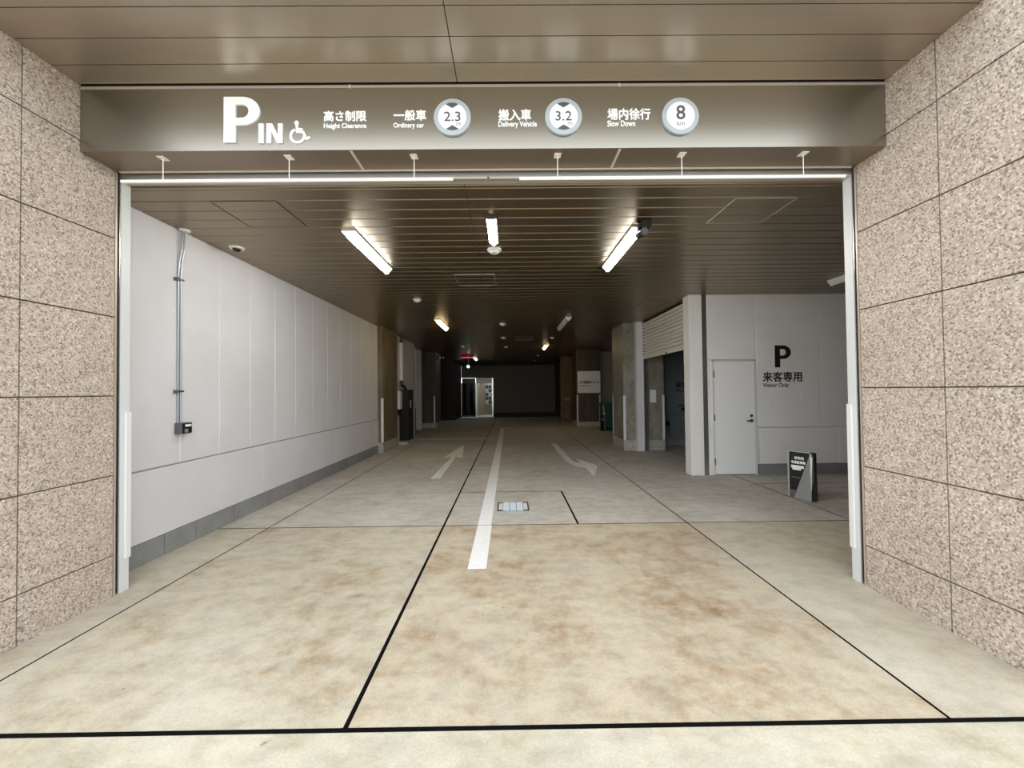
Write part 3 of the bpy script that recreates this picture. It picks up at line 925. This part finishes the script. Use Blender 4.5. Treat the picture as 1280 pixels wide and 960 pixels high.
def hatch(x0, x1, y0, y1, m, lab, side=None, panels=True):
    t = thing('ceiling_hatch', lab, 'hatch', ((x0 + x1) / 2, (y0 + y1) / 2, ZI - 0.004), 'ceiling hatches')
    f = 0.007
    z0, z1 = ZI - 0.004, ZI + 0.001
    for a in ((x0, x1, y0, y0 + f), (x0, x1, y1 - f, y1)):
        B().box(*a, z0, z1).build('frame_strip', m, t)
    for a in ((x0, x0 + f, y0 + f, y1 - f), (x1 - f, x1, y0 + f, y1 - f)):
        B().box(*a, z0, z1).build('frame_strip', side or m, t)
    if panels:
        st = (y1 - y0 - 2 * f) / 3
        for k in range(3):
            ya = y0 + f + k * st
            B().box(x0 + f + 0.002, x1 - f - 0.002, ya + 0.003, ya + st - 0.003, ZI - 0.002, ZI + 0.002).build('hatch_panel', 'bronze_panel', t)
        for xx in (x0 + 0.04, x1 - 0.04):
            B().cyl((xx, y1 - 0.05, ZI - 0.006), (xx, y1 - 0.05, ZI), 0.010, seg=10).build('latch', 'stainless', t)


hatch(-2.68, -2.085, 3.444, 3.995, 'bronze_panel', 'square ceiling hatch before the dome camera', side='void_black')
hatch(2.08, 2.65, 3.46, 3.99, 'pink_trim', 'square ceiling hatch before the unlit lamp over the notice stand')
hatch(-0.81, -0.20, 5.68, 6.29, 'pink_trim', 'square ceiling hatch behind the round detector and short lamp', panels=False)
hatch(2.65, 3.165, 7.45, 8.0, 'bronze_panel', 'square ceiling hatch with dark side strips by the roller shutter', side='void_black', panels=False)
hatch(0.20, 0.81, 12.55, 13.2, 'pink_trim', 'far ceiling hatch beside the row of round detectors', panels=False)

t = thing('dome_camera', 'white dome camera with black lens on the ceiling by the left wall', 'camera', (-3.22, 4.55, ZI - 0.05))
B().cyl((-3.22, 4.55, ZI), (-3.22, 4.55, ZI - 0.016), 0.082, 0.074, 28).build('base', 'plastic_white', t, smooth=True)
B().ball((-3.22, 4.55, ZI - 0.012), 0.045, 20, 0.95).build('dome', 'glass_black', t, smooth=True)
t = thing('security_camera', 'black security camera on a ceiling bracket at the end of a lit lamp', 'camera', (1.40, 3.88, ZI - 0.16))
B().box(1.325, 1.455, 3.85, 3.93, ZI - 0.018, ZI, 0.003).build('mount', 'plastic_black', t)
B().box(1.345, 1.455, 3.84, 3.97, ZI - 0.09, ZI - 0.017, 0.008).build('body', 'plastic_black', t)
B().cyl((1.385, 3.86, ZI - 0.13), (1.385, 4.02, ZI - 0.105), 0.040, seg=20).build('lens_barrel', 'plastic_black', t, smooth=True)
B().cyl((1.385, 3.855, ZI - 0.131), (1.385, 3.862, ZI - 0.13), 0.028, seg=20).build('lens', 'glass_black', t)

# red warning light bar, exit sign, twin spot
t = thing('warning_light', 'red glowing warning light bar hung below the far ceiling', 'lamp', (-1.98, 18.3, 3.14))
B().box(-2.28, -1.70, 18.28, 18.36, 3.22, ZI).build('housing', 'plastic_black', t)
for k in range(5):
    B().ball((-2.22 + k * 0.115, 18.28, 3.185), 0.038, 12, 0.8).build('red_lens', 'lamp_red', t, smooth=True)
t = thing('exit_sign', 'small green lit exit sign near the glazed back entrance', 'sign', (-2.14, 20.0, 2.80))
B().box(-2.22, -2.06, 20.0, 20.05, 2.78, 3.05).build('housing', 'plastic_black', t)
B().box(-2.20, -2.08, 19.99, 20.0, 2.80, 2.92).build('lit_face', 'lamp_green', t)
B().box(-2.15, -2.13, 20.0, 20.03, 3.05, ZI).build('hanger', 'dark_metal', t)
t = thing('twin_spotlight', 'small white twin spotlight high on the left rear pillar', 'lamp', (-3.05, 17.4, 3.1))
B().box(-3.23, -3.12, 17.35, 17.45, 3.05, 3.18).build('bracket', 'dark_metal', t)
for s in (-0.07, 0.07):
    B().cyl((-3.05 + s, 17.30, 3.10), (-3.05 + s, 17.42, 3.12), 0.045, 0.03, 14).build('spot', 'plastic_white', t, smooth=True)
B().box(-3.13, -2.95, 17.40, 17.44, 3.10, 3.13).build('arm', 'dark_metal', t)

# conduit and switch box on the left wall
t = thing('wall_conduit', 'pair of grey conduits running down the left wall to a switch box', 'conduit', (XW, 4.05, 1.19))
for dy, xx in ((4.02, XW + 0.014), (4.05, XW + 0.014)):
    pts = [(xx, dy, 1.28), (xx, dy, 2.85), (xx + 0.004, dy + 0.004, 2.98), (xx + 0.022, dy + 0.012, 3.12), (xx + 0.026, dy + 0.014, ZI)]
    B().tube(pts, 0.0085, 10).build('pipe', 'conduit_grey', t, smooth=True)
B().cyl((XW + 0.055, 4.05, ZI), (XW + 0.055, 4.05, ZI - 0.02), 0.052, 0.042, 24).build('ceiling_cap', 'plastic_white', t, smooth=True)
for z in (1.62, 2.79):
    B().box(XW + 0.001, XW + 0.034, 3.985, 4.07, z, z + 0.018).build('clip', 'stainless', t)
    B().box(XW + 0.001, XW + 0.045, 3.975, 3.995, z - 0.012, z + 0.022).build('clip', 'box_grey', t)
bx = B().box(XW, XW + 0.075, 3.99, 4.125, 1.185, 1.30, 0.004).build('switch_box', 'box_grey', t)
B().box(XW + 0.074, XW + 0.080, 4.0, 4.115, 1.192, 1.292).build('front_plate', 'plastic_black', bx)
B().box(XW + 0.079, XW + 0.083, 4.03, 4.105, 1.258, 1.282).build('label_plate', 'paper', bx)
B().box(XW + 0.079, XW + 0.092, 4.025, 4.055, 1.20, 1.235).build('switch_key', 'silver', bx)

# ------------------------------------------------------------------ dark machine by the left pillar
t = thing('machine_cabinet', 'dark brown machine cabinet with a white pipe rising to the ceiling', 'machine', (-3.3, 12.2, 0))
B().box(-3.449, -3.07, 11.60, 12.80, 0, 0.075, 0.006).build('base', 'plinth_concrete', t)
cb = B().box(-3.44, -3.16, 12.0, 12.62, 0.07, 1.655, 0.008).build('cabinet', 'brown_black', t)
B().box(-3.159, -3.150, 12.2, 12.34, 1.09, 1.32).build('front_plate', 'silver', cb)
B().box(-3.448, -3.34, 11.70, 11.98, 1.06, 1.63, 0.02).build('side_box', 'plastic_white', t)
B().box(-3.43, -3.36, 11.75, 12.0, 0.9, 1.07).build('side_bracket', 'plastic_black', t)
B().box(-3.448, -3.35, 12.05, 12.20, 1.95, 3.14, 0.008).build('pipe_cover', 'plastic_white', t)
B().tube([(-3.40, 12.12, 1.96), (-3.39, 12.12, 1.82), (-3.33, 12.2, 1.74), (-3.30, 12.25, 1.64)], 0.045, 12).build('lower_hose', 'plastic_black', t, smooth=True)
B().tube([(-3.40, 12.12, 3.12), (-3.39, 12.12, 3.2), (-3.36, 12.12, ZI)], 0.05, 12).build('upper_hose', 'plastic_black', t, smooth=True)

# ------------------------------------------------------------------ bins and odds on the far right
t = thing('green_container', 'tall dark green waste container behind the concrete pillar', 'container', (4.15, 15.3, 0))
B().box(3.70, 4.55, 15.0, 15.8, 0.08, 1.0, 0.01).build('body', 'green_plastic', t)
B().box(3.68, 4.57, 14.98, 15.82, 0.99, 1.055, 0.01).build('lid', 'green_plastic', t)
for wx in (3.80, 4.45):
    for wy in (15.08, 15.72):
        B().cyl((wx - 0.02, wy, 0.05), (wx + 0.02, wy, 0.05), 0.05, seg=12).build('wheel', 'plastic_black', t)
t = thing('trolley', 'small dark hand trolley standing against the green container', 'trolley', (3.6, 14.85, 0))
B().box(3.50, 3.62, 14.75, 14.95, 0.04, 0.62, 0.01).build('body', 'plastic_black', t)
B().tube([(3.655, 14.85, 0.02), (3.655, 14.85, 0.62), (3.63, 14.85, 0.98)], 0.014, 8).build('handle', 'aluminium', t)
B().box(3.60, 3.68, 14.80, 14.90, 0.64, 0.70).build('crossbar', 'plastic_white', t)
B().ball((3.56, 14.74, 0.44), 0.03, 10).build('reflector', 'plastic_white', t)
B().box(3.50, 3.68, 14.76, 14.95, 0.0, 0.045).build('foot', 'plastic_black', t)
t = thing('red_brown_cabinet', 'reddish brown cabinet below the tan wall at the far right', 'cabinet', (3.02, 19.9, 0))
B().box(2.84, 3.20, 19.8, 20.0, 0.06, 0.98).build('body', 'red_brown', t)
B().box(2.86, 3.01, 19.785, 19.8, 0.1, 0.95).build('door', 'tan_wall', t)
B().box(3.03, 3.18, 19.785, 19.8, 0.1, 0.95).build('door', 'red_brown', t)
B().box(2.84, 3.20, 19.82, 20.0, 0, 0.06).build('plinth', 'dark_metal', t)
t = thing('wall_box', 'grey box on the tan wall above the reddish cabinet', 'box', (2.95, 19.9, 1.02))
B().box(2.78, 3.12, 19.82, 20.0, 1.02, 1.19, 0.005).build('body', 'back_wall', t)
B().box(2.80, 3.10, 19.81, 19.822, 1.04, 1.17).build('cover', 'unit_grey', t)

# ------------------------------------------------------------------ black notice stand (leans at an angle to the driveway)
t = thing('notice_stand', 'black and silver standing notice board in front of the right wall', 'sign', (4.09, 5.655, 0))
t.rotation_euler.z = math.atan2(-0.29, 0.16)
W, H = 0.335, 0.675
# local: x along the board, -y towards the driveway side, z up


def L(b, name, m, parent=t):
    me = b.mesh(name)
    me.materials.append(MAT[m])
    o = bpy.data.objects.new(name, me)
    col.objects.link(o)
    o.parent = parent
    return o


L(B().box(0.0, W, 0.0, 0.05, 0.0, H, 0.004), 'board', 'plastic_black')
L(B().box(-0.002, 0.022, -0.010, 0.052, 0.0, H + 0.004, 0.002), 'side_frame', 'silver')
L(B().box(0.02, W * 0.86, -0.008, 0.05, H - 0.014, H + 0.004, 0.002), 'top_frame', 'silver')
L(B().box(0.022, W * 0.35, -0.006, 0.0, 0.008, 0.11), 'foot_panel', 'box_grey')
bm = B()
v = [bm.bm.verts.new(c) for c in ((0.285, -0.004, H - 0.02), (0.075, -0.004, 0.004), (W - 0.01, -0.085, 0.004), (W + 0.002, 0.0, 0.004), (0.31, 0.0, H - 0.02))]
for f in ((0, 1, 2), (0, 2, 4), (2, 3, 4), (1, 3, 2), (0, 4, 3, 1)):
    bm.bm.faces.new([v[i] for i in f])
L(bm, 'wedge', 'silver')
bm = B()
v = [bm.bm.verts.new(c) for c in ((0.297, -0.005, H - 0.016), (W - 0.008, -0.088, 0.004), (W + 0.008, -0.02, 0.004), (W + 0.008, 0.05, 0.004), (W + 0.004, 0.05, H - 0.016), (W - 0.012, -0.005, H - 0.016))]
for f in ((0, 1, 2, 5), (5, 2, 3, 4), (0, 5, 4), (1, 3, 2), (0, 4, 3, 1)):
    bm.bm.faces.new([v[i] for i in f])
L(bm, 'side_shell', 'dark_metal')


def stand_text(s, rect, bold, m='letter_white'):
    me = text_mesh(s, rect, 0.002, bold)
    for vv in me.vertices:
        vv.co = Vector((vv.co.x, -0.001 - vv.co.z, vv.co.y))
    me.materials.clear()
    me.materials.append(MAT[m])
    o = bpy.data.objects.new('lettering', me)
    col.objects.link(o)
    o.parent = t


stand_text('住宅用', (0.085, 0.205, 0.555, 0.600), 0.03)
stand_text('来客駐車場', (0.045, 0.225, 0.492, 0.537), 0.03)
L(B().box(0.045, 0.205, -0.003, 0.001, 0.432, 0.470).box(0.06, 0.17, -0.003, 0.001, 0.402, 0.434), 'white_patch', 'letter_white')
L(B().box(0.045, 0.15, -0.003, 0.001, 0.285, 0.302), 'grey_line', 'box_grey')
